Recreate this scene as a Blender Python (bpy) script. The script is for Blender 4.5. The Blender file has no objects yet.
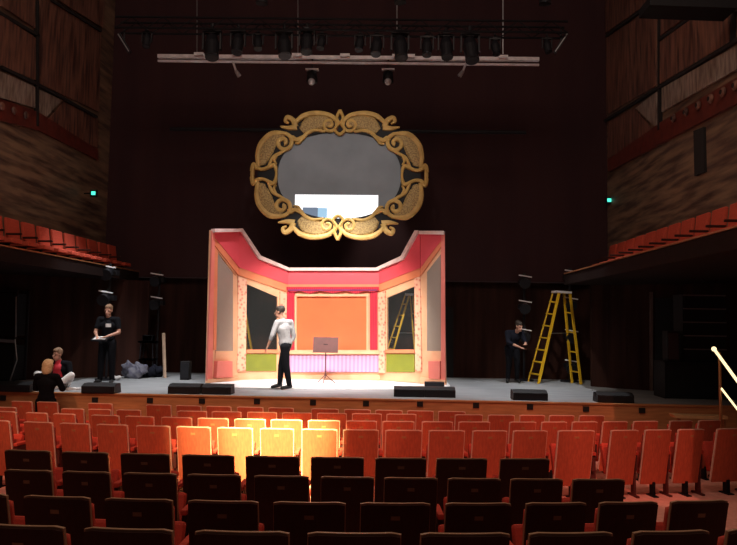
import bpy, bmesh, math, random
from mathutils import Vector, Matrix
import numpy as np
random.seed(4)
C = bpy.context.scene.collection
F = 700.0; CX, CY = 368.5, 272.5
EYE = Vector((0, 0, 1.5))
PITCH = math.atan(47.5 / F); YAW = math.radians(2.17); ROLL = 0.0155
R = (Matrix.Rotation(YAW, 3, 'Z') @ Matrix.Rotation(math.pi / 2 + PITCH, 3, 'X') @ Matrix.Rotation(ROLL, 3, 'Z'))

def ray(px, py): return R @ Vector(((px - CX) / F, -(py - CY) / F, -1))
def PY(px, py, Y): d = ray(px, py); return EYE + d * (Y / d.y)
def PZ(px, py, z): d = ray(px, py); return EYE + d * ((z - EYE.z) / d.z)
def PXX(px, py, X): d = ray(px, py); return EYE + d * (X / d.x)
def PV(px, py, a, b):
    n = Vector((-(b.y - a.y), b.x - a.x, 0)); d = ray(px, py)
    return EYE + d * (((Vector((a.x, a.y, 1.5)) - EYE).dot(n)) / d.dot(n))

# ---------------------------------------------------------------- materials
MATS = {}
def mat(name, col, rough=0.6, metal=0.0, col2=None, scale=8.0, kind='noise', emit=None, estr=0, stretch=(1, 1, 1), bump=0.0, spec=0.5, alpha=1.0, lo=.35, hi=.65):
    if name in MATS: return MATS[name]
    m = bpy.data.materials.new(name); m.use_nodes = True; nt = m.node_tree; N = nt.nodes; L = nt.links
    b = N['Principled BSDF']; b.inputs['Roughness'].default_value = rough; b.inputs['Metallic'].default_value = metal
    b.inputs['Specular IOR Level'].default_value = spec
    b.inputs['Base Color'].default_value = (*col, 1)
    tc = N.new('ShaderNodeTexCoord'); mp = N.new('ShaderNodeMapping'); mp.inputs['Scale'].default_value = stretch
    L.new(tc.outputs['Object'], mp.inputs['Vector'])
    if kind == 'wave':
        t = N.new('ShaderNodeTexWave'); t.inputs['Scale'].default_value = scale; t.inputs['Distortion'].default_value = 3; t.inputs['Detail'].default_value = 3; fo = t.outputs['Fac']
    elif kind == 'stripe':
        t = N.new('ShaderNodeTexWave'); t.inputs['Scale'].default_value = scale; t.inputs['Distortion'].default_value = 0; fo = t.outputs['Fac']
    elif kind == 'voronoi':
        t = N.new('ShaderNodeTexVoronoi'); t.inputs['Scale'].default_value = scale; fo = t.outputs['Distance']
    else:
        t = N.new('ShaderNodeTexNoise'); t.inputs['Scale'].default_value = scale; t.inputs['Detail'].default_value = 5; fo = t.outputs['Fac']
    L.new(mp.outputs['Vector'], t.inputs['Vector'])
    c2 = col2 or tuple(c * 0.8 for c in col)
    r = N.new('ShaderNodeValToRGB'); r.color_ramp.elements[0].position = lo; r.color_ramp.elements[1].position = hi
    r.color_ramp.elements[0].color = (*col, 1); r.color_ramp.elements[1].color = (*c2, 1)
    L.new(fo, r.inputs['Fac']); L.new(r.outputs['Color'], b.inputs['Base Color'])
    if bump:
        bp = N.new('ShaderNodeBump'); bp.inputs['Strength'].default_value = bump; bp.inputs['Distance'].default_value = .02
        L.new(fo, bp.inputs['Height']); L.new(bp.outputs['Normal'], b.inputs['Normal'])
    if emit:
        b.inputs['Emission Color'].default_value = (*emit, 1); b.inputs['Emission Strength'].default_value = estr
    if alpha < 1: b.inputs['Alpha'].default_value = alpha
    MATS[name] = m; return m

M = dict(
 black=mat('black_metal', (.005, .005, .007), .6, spec=.2),
 gear=mat('dark_gear', (.011, .011, .014), .5, spec=.3),
 case=mat('black_case', (.013, .012, .013), .6, spec=.3, bump=.2, scale=60),
 grey_metal=mat('grey_metal', (.35, .35, .36), .35, .8),
 silver=mat('silver_bar', (.92, .92, .95), .45, .1),
 stage=mat('stage_floor', (.27, .28, .29), .6, col2=(.21, .215, .225), scale=1.4, stretch=(1, 3, 1)),
 white_floor=mat('white_lit_floor', (.75, .73, .72), .6, col2=(.68, .66, .66), scale=3),  # strong stage light put into this pale floor colour
 back=mat('back_wall_brown', (.044, .020, .021), .85, spec=.1, col2=(.036, .017, .019), scale=.6, stretch=(3, 1, .4)),
 lower=mat('lower_wall_dark', (.042, .017, .0125), .85, spec=.08, col2=(.022, .009, .007), scale=1.2, stretch=(4, 4, .3)),
 doorway_dark=mat('doorway_black', (.006, .005, .006), .9),
 woodwall=mat('side_wall_wood', (.22, .14, .085), .6, col2=(.055, .028, .020), scale=1.6, stretch=(1, .5, 5), kind='noise'),
 woodpanel=mat('side_panel_wood', (.22, .10, .065), .5, col2=(.050, .022, .018), scale=1.5, stretch=(1, 8, 1)),
 woodgrey=mat('side_panel_pale', (.33, .26, .21), .5, col2=(.12, .08, .06), scale=3.0, stretch=(1, 6, 1)),
 redband=mat('red_wall_band', (.13, .022, .012), .5, col2=(.08, .014, .01), scale=4),
 seam=mat('dark_seam', (.008, .005, .005), .9),
 apron=mat('apron_wood', (.50, .22, .085), .5, col2=(.38, .16, .06), scale=2.5, stretch=(1, 1, 9)),
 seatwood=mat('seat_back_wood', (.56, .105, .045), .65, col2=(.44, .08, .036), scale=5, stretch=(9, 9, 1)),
 shadedwood=mat('seat_back_shaded', (.040, .012, .008), .6, col2=(.030, .009, .006), scale=5, stretch=(9, 9, 1), spec=.15),  # same seat wood, darkened in colour for the shaded rows
 fascia=mat('balcony_front_dark', (.016, .008, .007), .85, spec=.08),
 armwood=mat('armrest_support_red', (.10, .014, .010), .7),
 balcred=mat('balcony_red', (.52, .065, .03), .85, col2=(.42, .05, .022), scale=40),
 yelwood=mat('seat_back_honey', (.55, .20, .045), .5, col2=(.47, .16, .035), scale=5, stretch=(9, 9, 1)),
 trimlit=mat('seat_edge_lit', (.92, .58, .44), .4),  # edge painted pale so the rim looks lit
 trimshaded=mat('seat_edge_shaded', (.45, .26, .15), .4),  # edge of shaded rows, faint rim highlight put into the colour
 redcloth=mat('red_upholstery', (.60, .06, .03), .85, col2=(.5, .045, .025), scale=60),
 plate=mat('number_plate', (.16, .11, .07), .4, .6),
 carpet=mat('auditorium_floor', (.85, .36, .27), .8, col2=(.75, .30, .22), scale=14),
 gold=mat('gold_paint', (.56, .36, .11), .6, col2=(.42, .26, .07), scale=6, bump=.3),
 tan=mat('tan_gold', (.40, .27, .10), .7, col2=(.22, .14, .05), scale=30, lo=.42, hi=.58),
 glassgrey=mat('mirror_grey', (.21, .24, .28), .7, col2=(.16, .185, .215), scale=1.1, stretch=(1, 1, 1)),
 crimson=mat('crimson_paint', (.76, .075, .10), .6, col2=(.71, .065, .09), scale=2),
 orange=mat('orange_paint', (.76, .24, .11), .6, col2=(.7, .2, .09), scale=3),
 cream=mat('cream_paint', (.80, .45, .26), .6, col2=(.74, .38, .21), scale=3),
 cap=mat('lit_top_pink', (.85, .62, .58), .5),  # top edges painted pale where overhead light would strike
 edge=mat('coral_paint', (.80, .22, .17), .6, col2=(.74, .18, .14), scale=1.5),
 orn=mat('ornament_paint', (.66, .14, .10), .6, col2=(.84, .46, .30), scale=12, kind='voronoi', lo=.15, hi=.5),
 screen=mat('orange_gauze', (.74, .150, .045), .75, col2=(.68, .13, .04), scale=1.5),
 lilac=mat('lilac_slats', (.72, .36, .55), .6, col2=(.55, .24, .42), scale=3.2, kind='stripe'),
 green=mat('olive_green_paint', (.22, .24, .02), .6, col2=(.18, .20, .02), scale=3),
 drape=mat('red_drape', (.62, .02, .05), .8, col2=(.38, .01, .03), scale=7, kind='stripe'),
 purple=mat('purple_trim', (.22, .02, .12), .7),
 yellow=mat('ladder_yellow', (.80, .48, .02), .45),
 whitepaint=mat('pale_timber', (.55, .38, .27), .6),
 skin=mat('skin', (.50, .25, .17), .55), lips=mat('lips', (.32, .09, .08), .5), eye=mat('eye', (.05, .035, .03), .3),
 hairdark=mat('dark_hair', (.03, .018, .012), .7, bump=.4, scale=50), hairblond=mat('blonde_hair', (.80, .62, .36), .7, col2=(.6, .42, .22), scale=30, bump=.5), hairbrown=mat('brown_hair', (.20, .11, .06), .7, bump=.4, scale=40),
 shirtgrey=mat('pale_grey_shirt', (.36, .35, .36), .85, col2=(.24, .23, .24), scale=9), blackcloth=mat('black_cloth', (.006, .006, .008), .9, spec=.1), navy=mat('dark_blue_cloth', (.010, .011, .018), .9, spec=.1), redshirt=mat('red_shirt', (.50, .015, .03), .8), whitecloth=mat('white_cloth', (.72, .68, .66), .8, col2=(.5, .47, .46), scale=12),
 shoe=mat('black_shoe', (.012, .011, .011), .5), greycloth=mat('grey_bundle', (.16, .16, .19), .85, col2=(.06, .06, .10), scale=8, bump=.5),
 stand=mat('music_stand_brown', (.10, .02, .018), .5),
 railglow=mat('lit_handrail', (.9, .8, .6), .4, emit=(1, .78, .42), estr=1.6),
 railmetal=mat('rail_post', (.40, .15, .06), .4, .3),
 exitglow=mat('exit_light', (.1, .6, .5), .4, emit=(.08, .85, .62), estr=1.4),
 lens=mat('lamp_lens', (.6, .6, .62), .15, .2),
 beige=mat('pale_wood_ledge', (.75, .42, .20), .45),
)
def clear_glass(name, tint, transp, rough=.05):
    m = bpy.data.materials.new(name); m.use_nodes = True; N = m.node_tree.nodes; L = m.node_tree.links
    b = N['Principled BSDF']; b.inputs['Base Color'].default_value = (*tint, 1); b.inputs['Roughness'].default_value = rough
    t = N.new('ShaderNodeBsdfTransparent'); mx = N.new('ShaderNodeMixShader'); mx.inputs[0].default_value = transp
    L.new(b.outputs[0], mx.inputs[1]); L.new(t.outputs[0], mx.inputs[2]); L.new(mx.outputs[0], N['Material Output'].inputs[0]); return m
M['pane'] = clear_glass('clear_pane', (.10, .11, .11), .9, .15)
M['frost'] = clear_glass('grey_pane', (.42, .33, .27), .35, .25)

# ---------------------------------------------------------------- helpers
def obj(name, bm, m, parent=None, smooth=False):
    me = bpy.data.meshes.new(name)
    bmesh.ops.recalc_face_normals(bm, faces=bm.faces[:])
    bm.to_mesh(me); bm.free()
    if m: me.materials.append(M[m] if isinstance(m, str) else m)
    if smooth:
        for p in me.polygons: p.use_smooth = True
    o = bpy.data.objects.new(name, me); C.objects.link(o)
    if parent: o.parent = parent
    return o
def tag(o, label, cat, group=None):
    o['label'] = label; o['category'] = cat
    if group: o['group'] = group
    return o
def thing(name, label, cat, loc=(0, 0, 0), rz=0, group=None):
    o = bpy.data.objects.new(name, None); C.objects.link(o); o.location = loc; o.rotation_euler = (0, 0, rz); o.empty_display_size = .1
    return tag(o, label, cat, group)
def struct(name, bm, m, parent=None):
    o = obj(name, bm, m, parent)
    if not parent: o['kind'] = 'structure'
    return o
def dup(root, loc, rz, label, group=None):
    r = root.copy(); C.objects.link(r); r.location = loc; r.rotation_euler = (0, 0, rz); r['label'] = label
    if group: r['group'] = group
    for ch in list(root.children):
        c = ch.copy(); C.objects.link(c); c.parent = r
        for g in list(ch.children):
            d = g.copy(); C.objects.link(d); d.parent = c
    return r
def BM(): return bmesh.new()
def box(bm, c, s, rot=None, bev=0):
    r = bmesh.ops.create_cube(bm, size=1.0); vs = r['verts']
    for v in vs:
        p = Vector((v.co.x * s[0], v.co.y * s[1], v.co.z * s[2]))
        if rot is not None: p = rot @ p
        v.co = p + Vector(c)
    if bev:
        es = list({e for v in vs for e in v.link_edges})
        bmesh.ops.bevel(bm, geom=es, offset=bev, segments=2, affect='EDGES', profile=.6)
def bx(c, s, rot=None, bev=0): b = BM(); box(b, c, s, rot, bev); return b
def tube(bm, a, b, r0, r1=None, n=10):
    a = Vector(a); b = Vector(b); r1 = r0 if r1 is None else r1
    d = (b - a).normalized(); u = d.orthogonal().normalized(); w = d.cross(u)
    A = [bm.verts.new(a + (u * math.cos(t) + w * math.sin(t)) * r0) for t in [2 * math.pi * i / n for i in range(n)]]
    B = [bm.verts.new(b + (u * math.cos(t) + w * math.sin(t)) * r1) for t in [2 * math.pi * i / n for i in range(n)]]
    for i in range(n): bm.faces.new((A[i], A[(i + 1) % n], B[(i + 1) % n], B[i]))
    bm.faces.new(A[::-1]); bm.faces.new(B)
def slab(bm, pts, off):
    off = Vector(off); A = [bm.verts.new(p) for p in pts]; B = [bm.verts.new(Vector(p) + off) for p in pts]
    n = len(pts); bm.faces.new(A); bm.faces.new(B[::-1])
    for i in range(n): bm.faces.new((A[i], A[(i + 1) % n], B[(i + 1) % n], B[i]))
def sl(pts, off): b = BM(); slab(b, pts, off); return b
def bar(bm, a, b, w, t, up=Vector((0, 0, 1))):
    a = Vector(a); b = Vector(b); d = (b - a).normalized(); s = d.cross(up)
    if s.length < 1e-4: s = Vector((1, 0, 0))
    s.normalize(); q = s.cross(d)
    rot = Matrix((s, d, q)).transposed(); box(bm, (a + b) / 2, (w, (b - a).length, t), rot)
ORD = ['first', 'second', 'third', 'fourth', 'fifth', 'sixth', 'seventh', 'eighth', 'ninth', 'tenth', 'eleventh', 'twelfth', 'thirteenth', 'fourteenth', 'fifteenth', 'sixteenth', 'seventeenth', 'eighteenth', 'nineteenth', 'twentieth', 'twenty-first', 'twenty-second']

# ---------------------------------------------------------------- the building
EDGE = 13.6
struct('floor_stage', sl([(-13, EDGE, -.1), (13, EDGE, -.1), (13, 20, -.1), (-13, 20, -.1)], (0, 0, .1)), 'stage')
ap = struct('trim_stage_front', sl([(-13, EDGE - .02, -1.3), (13, EDGE - .02, -1.3), (13, EDGE - .02, -.03), (-13, EDGE - .02, -.03)], (0, -.05, 0)), 'apron')
struct('trim_stage_nosing', bx((0, EDGE - .055, -.015), (26, .09, .03)), 'apron')
for px, py in [(3, 398), (44, 399), (95, 400), (150, 400.5), (202, 401), (257, 401.5), (313, 402.5), (366, 403.5), (420, 404), (476, 405.5), (530, 407), (586, 409), (642, 410.5)]:
    c = PY(px, py, EDGE - .08); c.z -= .0
    b = BM(); box(b, c, (.115, .03, .10)); v = obj('vent', b, 'seam', ap); v['label'] = 'small dark square vent set in the stage front'

BW = 18.6; XR = 5.6; XL = -7.85; RR = 4.15; RL = -6.85; RZ = 2.7; BF = 2.52; BE = {'left': 18.3, 'right': 17.05}; SLB = .10
struct('wall_back', sl([(-10, BW, 2.57), (9, BW, 2.57), (9, BW, 13), (-10, BW, 13)], (0, .25, 0)), 'back')
struct('wall_back_lower', sl([(-12, BW + .35, -.1), (12, BW + .35, -.1), (12, BW + .35, 2.57), (-12, BW + .35, 2.57)], (0, .2, 0)), 'lower')
struct('wall_left', sl([(XL, 4, BF), (XL, BW, BF), (XL, BW, 13), (XL, 4, 13)], (-.25, 0, 0)), 'woodwall')
struct('wall_right', sl([(XR, 4, BF), (XR, BW, BF), (XR, BW, 13), (XR, 4, 13)], (.25, 0, 0)), 'woodwall')
# balconies
for side, X, W, s in (('left', RL, XL, 1), ('right', RR, XR, -1)):
    e = BE[side]
    struct('floor_balcony_' + side, sl([(X, 4, BF - SLB), (W - s * 5, 4, BF - SLB), (W - s * 5, e, BF - SLB), (X, e, BF - SLB)], (0, 0, SLB)), 'fascia')
    struct('wall_balcony_front_' + side, bx((X + s * .03, (4 + e) / 2, (BF - SLB + RZ - .03) / 2), (.06, e - 4, RZ - .03 - BF + SLB)), 'fascia')
    b = BM(); box(b, (X + s * .03, (4 + e) / 2, RZ - .012), (.09, e - 4, .024))
    t = obj('balcony_rail', b, 'railmetal'); tag(t, 'thin wooden rail topping the %s balcony front' % side, 'rail')
# wing walls under the balconies
def wing(nm, pts):
    for i in range(len(pts) - 1):
        a, b = pts[i], pts[i + 1]
        struct(nm if i == 0 else nm + '_end', sl([(a.x, a.y, 0), (b.x, b.y, 0), (b.x, b.y, BF - SLB), (a.x, a.y, BF - SLB)], (0, .12, 0)), 'lower')
rw0 = Vector((5.0, BW + .35, 0)); rw1 = PZ(592, 386.5, 0); rw2 = PZ(664, 391.5, 0); rw3 = rw2 + (rw2 - rw1) * 3.2
lw0 = Vector((-6.5, BW + .35, 0)); lw1 = PZ(120, 376, 0); lw3 = PZ(-60, 383, 0)
wing('wall_wing_right', [rw1, rw3]); wing('wall_wing_left', [PZ(146, 375.3, 0), lw3])
def onwing(px, py): return PV(px, py, rw1, rw2)
d = obj('trim_1', sl([onwing(649.5, 391), onwing(652, 391), onwing(652, 292), onwing(649.5, 292)], (0, -.06, 0)), 'lower'); d['kind'] = 'structure'
MATS['jamb'] = None; M['jamb'] = mat('jamb_wood', (.09, .045, .03), .5) if False else mat('jamb_w', (.09, .045, .03), .5)
d.data.materials[0] = M['jamb']
d = struct('door_1', sl([onwing(655, 391), onwing(682, 392.5), onwing(682, 298), onwing(655, 298)], (0, -.04, 0)), 'doorway_dark')  # flat black slab paints the dark of an open doorway
d = struct('door_2', sl([onwing(607, 387), onwing(626, 388.5), onwing(626, 298), onwing(607, 300)], (0, -.03, 0)), 'lower')
struct('door_4', sl([PY(446, 378, BW + .3), PY(453.5, 378, BW + .3), PY(453.5, 307, BW + .3), PY(446, 307, BW + .3)], (0, .03, 0)), 'doorway_dark')  # black slab painted in for the dark opening in the lower wall
def onlw(px, py): return PV(px, py, lw1, lw3)
struct('door_3', sl([onlw(48, 379), onlw(70, 378), onlw(70, 292), onlw(48, 292)], (0, -.04, 0)), 'doorway_dark')

# relief panels on the side walls (surface pattern of the wall, children of it)
WR = bpy.data.objects['wall_right']; WLo = bpy.data.objects['wall_left']
def rp(nm, pts, m, X, th, parent): obj(nm, sl([PXX(x, y, X) for x, y in pts], (th, 0, 0)), m, parent)
for pts, m, th in [
  ([(607, 0), (649, 0), (649, 4), (607, 33)], 'woodpanel', .05), ([(607, 38), (657, 6), (657, 86), (607, 115)], 'woodpanel', .03),
  ([(662, 0), (700, 0), (700, 8), (662, 36)], 'woodpanel', .05), ([(663, 42), (702, 14), (733, 14), (733, 42), (663, 84)], 'woodpanel', .07),
  ([(706, 0), (737, 0), (737, 10), (706, 10)], 'woodpanel', .05),
  ([(664, 88), (737, 47), (745, 43), (745, 66), (664, 112)], 'woodgrey', .05), ([(638, 108), (659, 92), (659, 128)], 'woodgrey', .06),
  ([(609, 122), (636, 108), (657, 134), (609, 158)], 'woodpanel', .03)]:
    rp('wall_panel', pts, m, XR, -th, WR)
rp('wall_band', [(610, 160), (664, 122), (745, 75), (745, 101), (664, 143), (611, 172)], 'redband', XR, -.07, WR)
for i in range(7):
    c = PXX(674 + i * 12.4, 118.5 - i * 6.6, XR - .09); b = BM(); tube(b, c, c + Vector((-.03, 0, 0)), .085, n=16); tube(b, c + Vector((-.03, 0, 0)), c + Vector((-.05, 0, 0)), .075, .055, n=16)
    o = obj('wall_boss', b, 'woodpanel', WR)
    b = BM(); tube(b, c + Vector((-.03, 0, 0)), c + Vector((-.06, 0, 0)), .04, n=12); obj('wall_hole', b, 'seam', WR)
for a, b_, w in [((605, 121), (745, 36), .06), ((607, 36), (650, 5), .05), ((660, 40), (704, 10), .05), ((660.5, 0), (660.5, 130), .08), ((735, 0), (733, 44), .05), ((704, 10), (745, 10), .04)]:
    b = BM(); bar(b, PXX(*a, XR - .03), PXX(*b_, XR - .03), .1, w, Vector((0, 0, 1)).cross(Vector((1, 0, 0)))); obj('wall_seam', b, 'seam', WR)
rp('wall_slot', [(696, 131), (706, 127), (707, 172), (697, 176)], 'seam', XR, -.05, WR)
for pts, m, th in [
  ([(0, 0), (33, 0), (33, 28), (0, 6)], 'woodpanel', .05), ([(39, 0), (49, 0), (100, 33), (98, 112), (39, 84)], 'woodpanel', .03), ([(56, 0), (103, 0), (101, 28)], 'woodpanel', .06),
  ([(0, 16), (33, 38), (33, 80), (-20, 58), (-20, 8)], 'woodpanel', .06), ([(-20, 63), (33, 87), (33, 108), (-20, 92)], 'woodgrey', .05), ([(38, 90), (60, 100), (38, 124)], 'woodgrey', .05),
  ([(62, 102), (97, 118), (97, 148), (40, 128)], 'woodpanel', .03)]:
    rp('wall_panel', pts, m, XL, th, WLo)
rp('wall_band', [(-20, 93), (36, 112), (96, 150), (96, 160), (36, 130), (-20, 116)], 'redband', XL, .06, WLo)
for i in range(3):
    c = PXX(2 + i * 12, 106 + i * 4.6, XL + .09); b = BM(); tube(b, c, c + Vector((.03, 0, 0)), .085, .06, n=16); obj('wall_boss', b, 'woodpanel', WLo)
for a, b_, w in [((-10, 8), (38, 36), .06), ((0, 67), (36, 84), .06), ((36, 84), (96, 117), .06), ((36, 0), (36, 126), .08), ((50, 0), (100, 31), .05)]:
    b = BM(); bar(b, PXX(*a, XL + .03), PXX(*b_, XL + .03), .1, w, Vector((0, 0, 1)).cross(Vector((1, 0, 0)))); obj('wall_seam', b, 'seam', WLo)

# exit lights
for px, py, X, nm, s in ((93, 193, XL, 'left', 1), (609.5, 200, XR, 'right', -1)):
    c = PY(px, py, BW - .35 if nm == 'right' else 17.0)
    t = thing('exit_light', 'small glowing green exit light at the far end of the %s wall' % nm, 'exit light', c)
    obj('housing', bx((0, .06, 0), (.17, .06, .17), bev=.01), 'black', t); obj('light_panel', bx((0, .02, 0), (.10, .03, .09), bev=.01), 'exitglow', t)
    obj('bracket', bx((-s * .16, .07, 0), (.2, .03, .03)), 'black', t)

# ---------------------------------------------------------------- seats
def seat_proto(wood, trim, label, name='theatre_seat'):
    t = thing(name, label, 'theatre seat', (0, 0, 0), 0, 'auditorium seats')
    W, H0, H1 = .455, .17, .93
    def shell(y0, y1, w, h0, h1, arch):
        bm = BM(); nx, nz = 10, 8; G = []
        for k, (yo) in enumerate((y0, y1)):
            g = []
            for j in range(nz + 1):
                v = j / nz; z = h0 + (h1 - h0) * v; row = []
                for i in range(nx + 1):
                    u = i / nx * 2 - 1
                    x = u * w / 2; zz = z
                    if j == nz: zz -= .010 * max(0, abs(u) - .8) / .2
                    y = yo - .17 * (v - .3) * (h1 - h0) / .76 - arch * (1 - u * u)
                    row.append(bm.verts.new((x, y, zz)))
                g.append(row)
            G.append(g)
        for k in (0, 1):
            for j in range(nz):
                for i in range(nx): bm.faces.new((G[k][j][i], G[k][j][i + 1], G[k][j + 1][i + 1], G[k][j + 1][i]))
        for i in range(nx):
            bm.faces.new((G[0][nz][i], G[0][nz][i + 1], G[1][nz][i + 1], G[1][nz][i])); bm.faces.new((G[0][0][i], G[0][0][i + 1], G[1][0][i + 1], G[1][0][i]))
        for j in range(nz):
            bm.faces.new((G[0][j][0], G[0][j + 1][0], G[1][j + 1][0], G[1][j][0])); bm.faces.new((G[0][j][nx], G[0][j + 1][nx], G[1][j + 1][nx], G[1][j][nx]))
        return bm
    b = obj('backrest', shell(0, .012, W, H0, H1, .02), wood, t, False)
    ob = shell(.0125, .034, W + (.024 if wood == 'seatwood' else .008), H0 + .02, H1 + .010, .02); obj('backrest_frame', ob, trim, b, False)
    obj('back_cushion', shell(.031, .075, W - .03, .42, H1 - .05, .012), 'redcloth', t, True)
    rot = Matrix.Rotation(math.radians(72), 3, 'X')
    obj('seat_cushion', bx((0, .19, .50), (W - .02, .42, .09), rot, .025), 'redcloth', t)
    b = BM(); box(b, (.275, .16, .60), (.058, .34, .045), None, .012); a = obj('armrest', b, 'redcloth', t)
    b = BM(); box(b, (.275, .15, .47), (.04, .28, .21), None, .008); box(b, (.275, .1, .2), (.035, .09, .35)); box(b, (.275, .1, .012), (.05, .25, .024)); obj('armrest_support', b, 'armwood' if wood != 'shadedwood' else 'shadedwood', a)
    obj('leg', bx((0, .06, .1), (.05, .09, .2), None, .006), 'black', t)
    obj('foot', bx((0, .06, .008), (.09, .2, .016)), 'black', t)
    y = -.17 * (.88 - .3) - .0215
    obj('number_plate', bx((0, y, .845), (.06, .003, .028), Matrix.Rotation(math.radians(12.5), 3, 'X')), 'plate' if wood == 'shadedwood' else 'apron', t)
    return t
RED = seat_proto('seatwood', 'trimlit', 'x'); SHADED = seat_proto('shadedwood', 'trimshaded', 'x')
rows = {
 'A': (.445, 'nearest dark row', [(-26, 67, 526.5), (82, 174, 529), (195, 289, 532), (308, 401, 534), (420, 511, 534.5), (526, 617, 534), (632, 712, 531), (724, 806, 530)]),
 'B': (.32, 'second dark row', [(-60, 9, 494), (21, 92, 497), (103, 174, 499.5), (188, 258, 502), (274, 345, 503), (361, 430, 503), (446, 511, 503.5), (524, 589, 504), (597, 661, 503), (670, 730, 501)]),
 'C': (.22, 'third dark row', [(3, 53, 470), (60, 112, 472.5), (124, 176, 474), (188, 240, 475.5), (255, 308, 476.5), (321, 374, 477), (385, 437, 478), (448, 501, 478.5), (511, 563, 479.5), (573, 625, 480)]),
 'D': (.15, 'fourth, farthest dark row', [(4, 51, 450), (60, 110, 453), (119, 171, 455), (181, 235, 455.5), (246, 299, 456), (311, 364, 457), (375, 427, 458.5), (436, 488, 459), (501, 549, 459)]),
 'E': (.055, 'nearest of the lit rows', [(-22, 10, 420.5), (22, 54, 422.5), (59, 90, 424), (95, 129, 425), (135, 171, 426), (176, 211, 426.8), (218, 252, 427.3), (261, 293, 427.8), (302, 337, 428.5), (344, 378, 429.5), (386, 422, 430), (430, 464, 431), (473, 507, 431.5), (514, 547, 432), (559, 594, 431.5), (610, 640, 431), (644, 673, 429.5), (677, 706, 429), (717, 750, 428)]),
 'F': (.02, 'second of the lit rows', [(-12, 18, 410.5), (25, 48, 413), (52, 76, 414.5), (90, 120, 416), (124, 155, 417), (161, 192, 418), (198, 228, 418.5), (235, 265, 419), (271, 302, 419.3), (309, 339, 419.8), (347, 376, 420.5), (383, 414, 421), (423, 452, 422), (459, 490, 422), (509, 537, 422.5), (541, 568, 422.5), (572, 598, 422), (602, 629, 422), (633, 659, 421), (668, 695, 421), (698, 722, 420)]),
 'G': (.01, 'third of the lit rows', [(-8, 16, 407), (61, 84, 408.5), (87, 112, 409.5), (116, 141, 410.5), (178, 206, 412), (212, 241, 412), (248, 276, 412.3), (283, 311, 412.5), (318, 346, 412.8), (353, 381, 413.3), (387, 416, 414), (455, 483, 415), (489, 514, 415.3), (519, 546, 415.5), (549, 575, 415.5), (580, 604, 415.5)]),
 'H': (-.026, 'last row below the stage', [(10, 33, 405), (35, 59, 405.5), (88, 112, 405.5), (146, 171, 406), (176, 201, 406.5), (206, 231, 407), (237, 263, 407.3), (269, 293, 407.8), (312, 338, 408.3), (345, 370, 409), (376, 402, 409.2), (408, 433, 409.4), (439, 465, 409.6)])}
STEP = []
used = set()
for rk, (zt, desc, L) in rows.items():
    P3 = [PZ((a + b) / 2, y, zt) for a, b, y in L]
    co = np.polyfit([p.x for p in P3], [p.y for p in P3], 2)
    if co[0] < .005: co = np.array([.005, 0, np.mean([p.y for p in P3])])
    zf = zt - .934
    STEP.append((rk, co, zf))
    for i, (a, b, y) in enumerate(L):
        X0 = PZ((a + b) / 2, y, zt).x; Yf = float(np.polyval(co, X0))
        d = ray((a + b) / 2, y); k = Yf / d.y; X = d.x * k
        yaw = math.atan(2 * co[0] * X + co[1])
        wpx = (b - a) * (Yf / F); sx = min(1.18, max(.72, wpx / .455 / max(.8, math.cos(yaw - math.atan2(X, Yf) * 0))))
        mid = (a + b) / 2
        pit = min([abs(mid - (c + d2) / 2) for c, d2, _ in L if (c, d2) != (a, b)]) * Yf / F
        sx = min(sx, pit / .56)
        if rk in 'ABCD': pr = SHADED; look = 'theatre seat coloured dark for shade'  # shade over these rows is painted into the seat colour
        elif rk in 'EFG' and 186 < mid < 335: pr = RED; look = 'golden-lit wooden theatre seat'
        else: pr = RED; look = 'red-brown theatre seat'
        where = '%s from left in the %s' % (ORD[i], desc)
        lab = '%s, %s' % (look, where)
        off = Vector((0, .105, 0)); off.rotate(Matrix.Rotation(yaw, 3, 'Z'))
        loc = (X + off.x, Yf + off.y, zf)
        if id(pr) not in used:
            used.add(id(pr)); o = pr; o.location = loc; o.rotation_euler = (0, 0, yaw); o['label'] = lab
        else: o = dup(pr, loc, yaw, lab)
        o.scale = (sx, 1, 1)
# stepped auditorium floor
bm = BM(); xs = [x * .75 - 12 for x in range(33)]
rowsS = STEP[:]
prev = [(x, -1.0, rowsS[0][2]) for x in xs]
def add_strip(p, q):
    A = [bm.verts.new(v) for v in p]; B = [bm.verts.new(v) for v in q]
    for i in range(len(p) - 1): bm.faces.new((A[i], A[i + 1], B[i + 1], B[i]))
for k, (rk, co, zf) in enumerate(rowsS):
    if k + 1 < len(rowsS):
        c2 = rowsS[k + 1][1]; back = .38 if rk != 'D' else .5
        yb = [float(np.polyval(c2, min(7, max(-7, x)))) - (.38 if rk != 'D' else .62) for x in xs]
        yb = [min(y, EDGE - .2) for y in yb]
        cur = [(x, y, zf) for x, y in zip(xs, yb)]
        add_strip(prev, cur); nxt = [(x, y, rowsS[k + 1][2]) for x, y in zip(xs, yb)]
        add_strip(cur, nxt); prev = nxt
    else:
        add_strip(prev, [(x, EDGE, zf) for x in xs])
struct('floor', bm, 'carpet')

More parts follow.
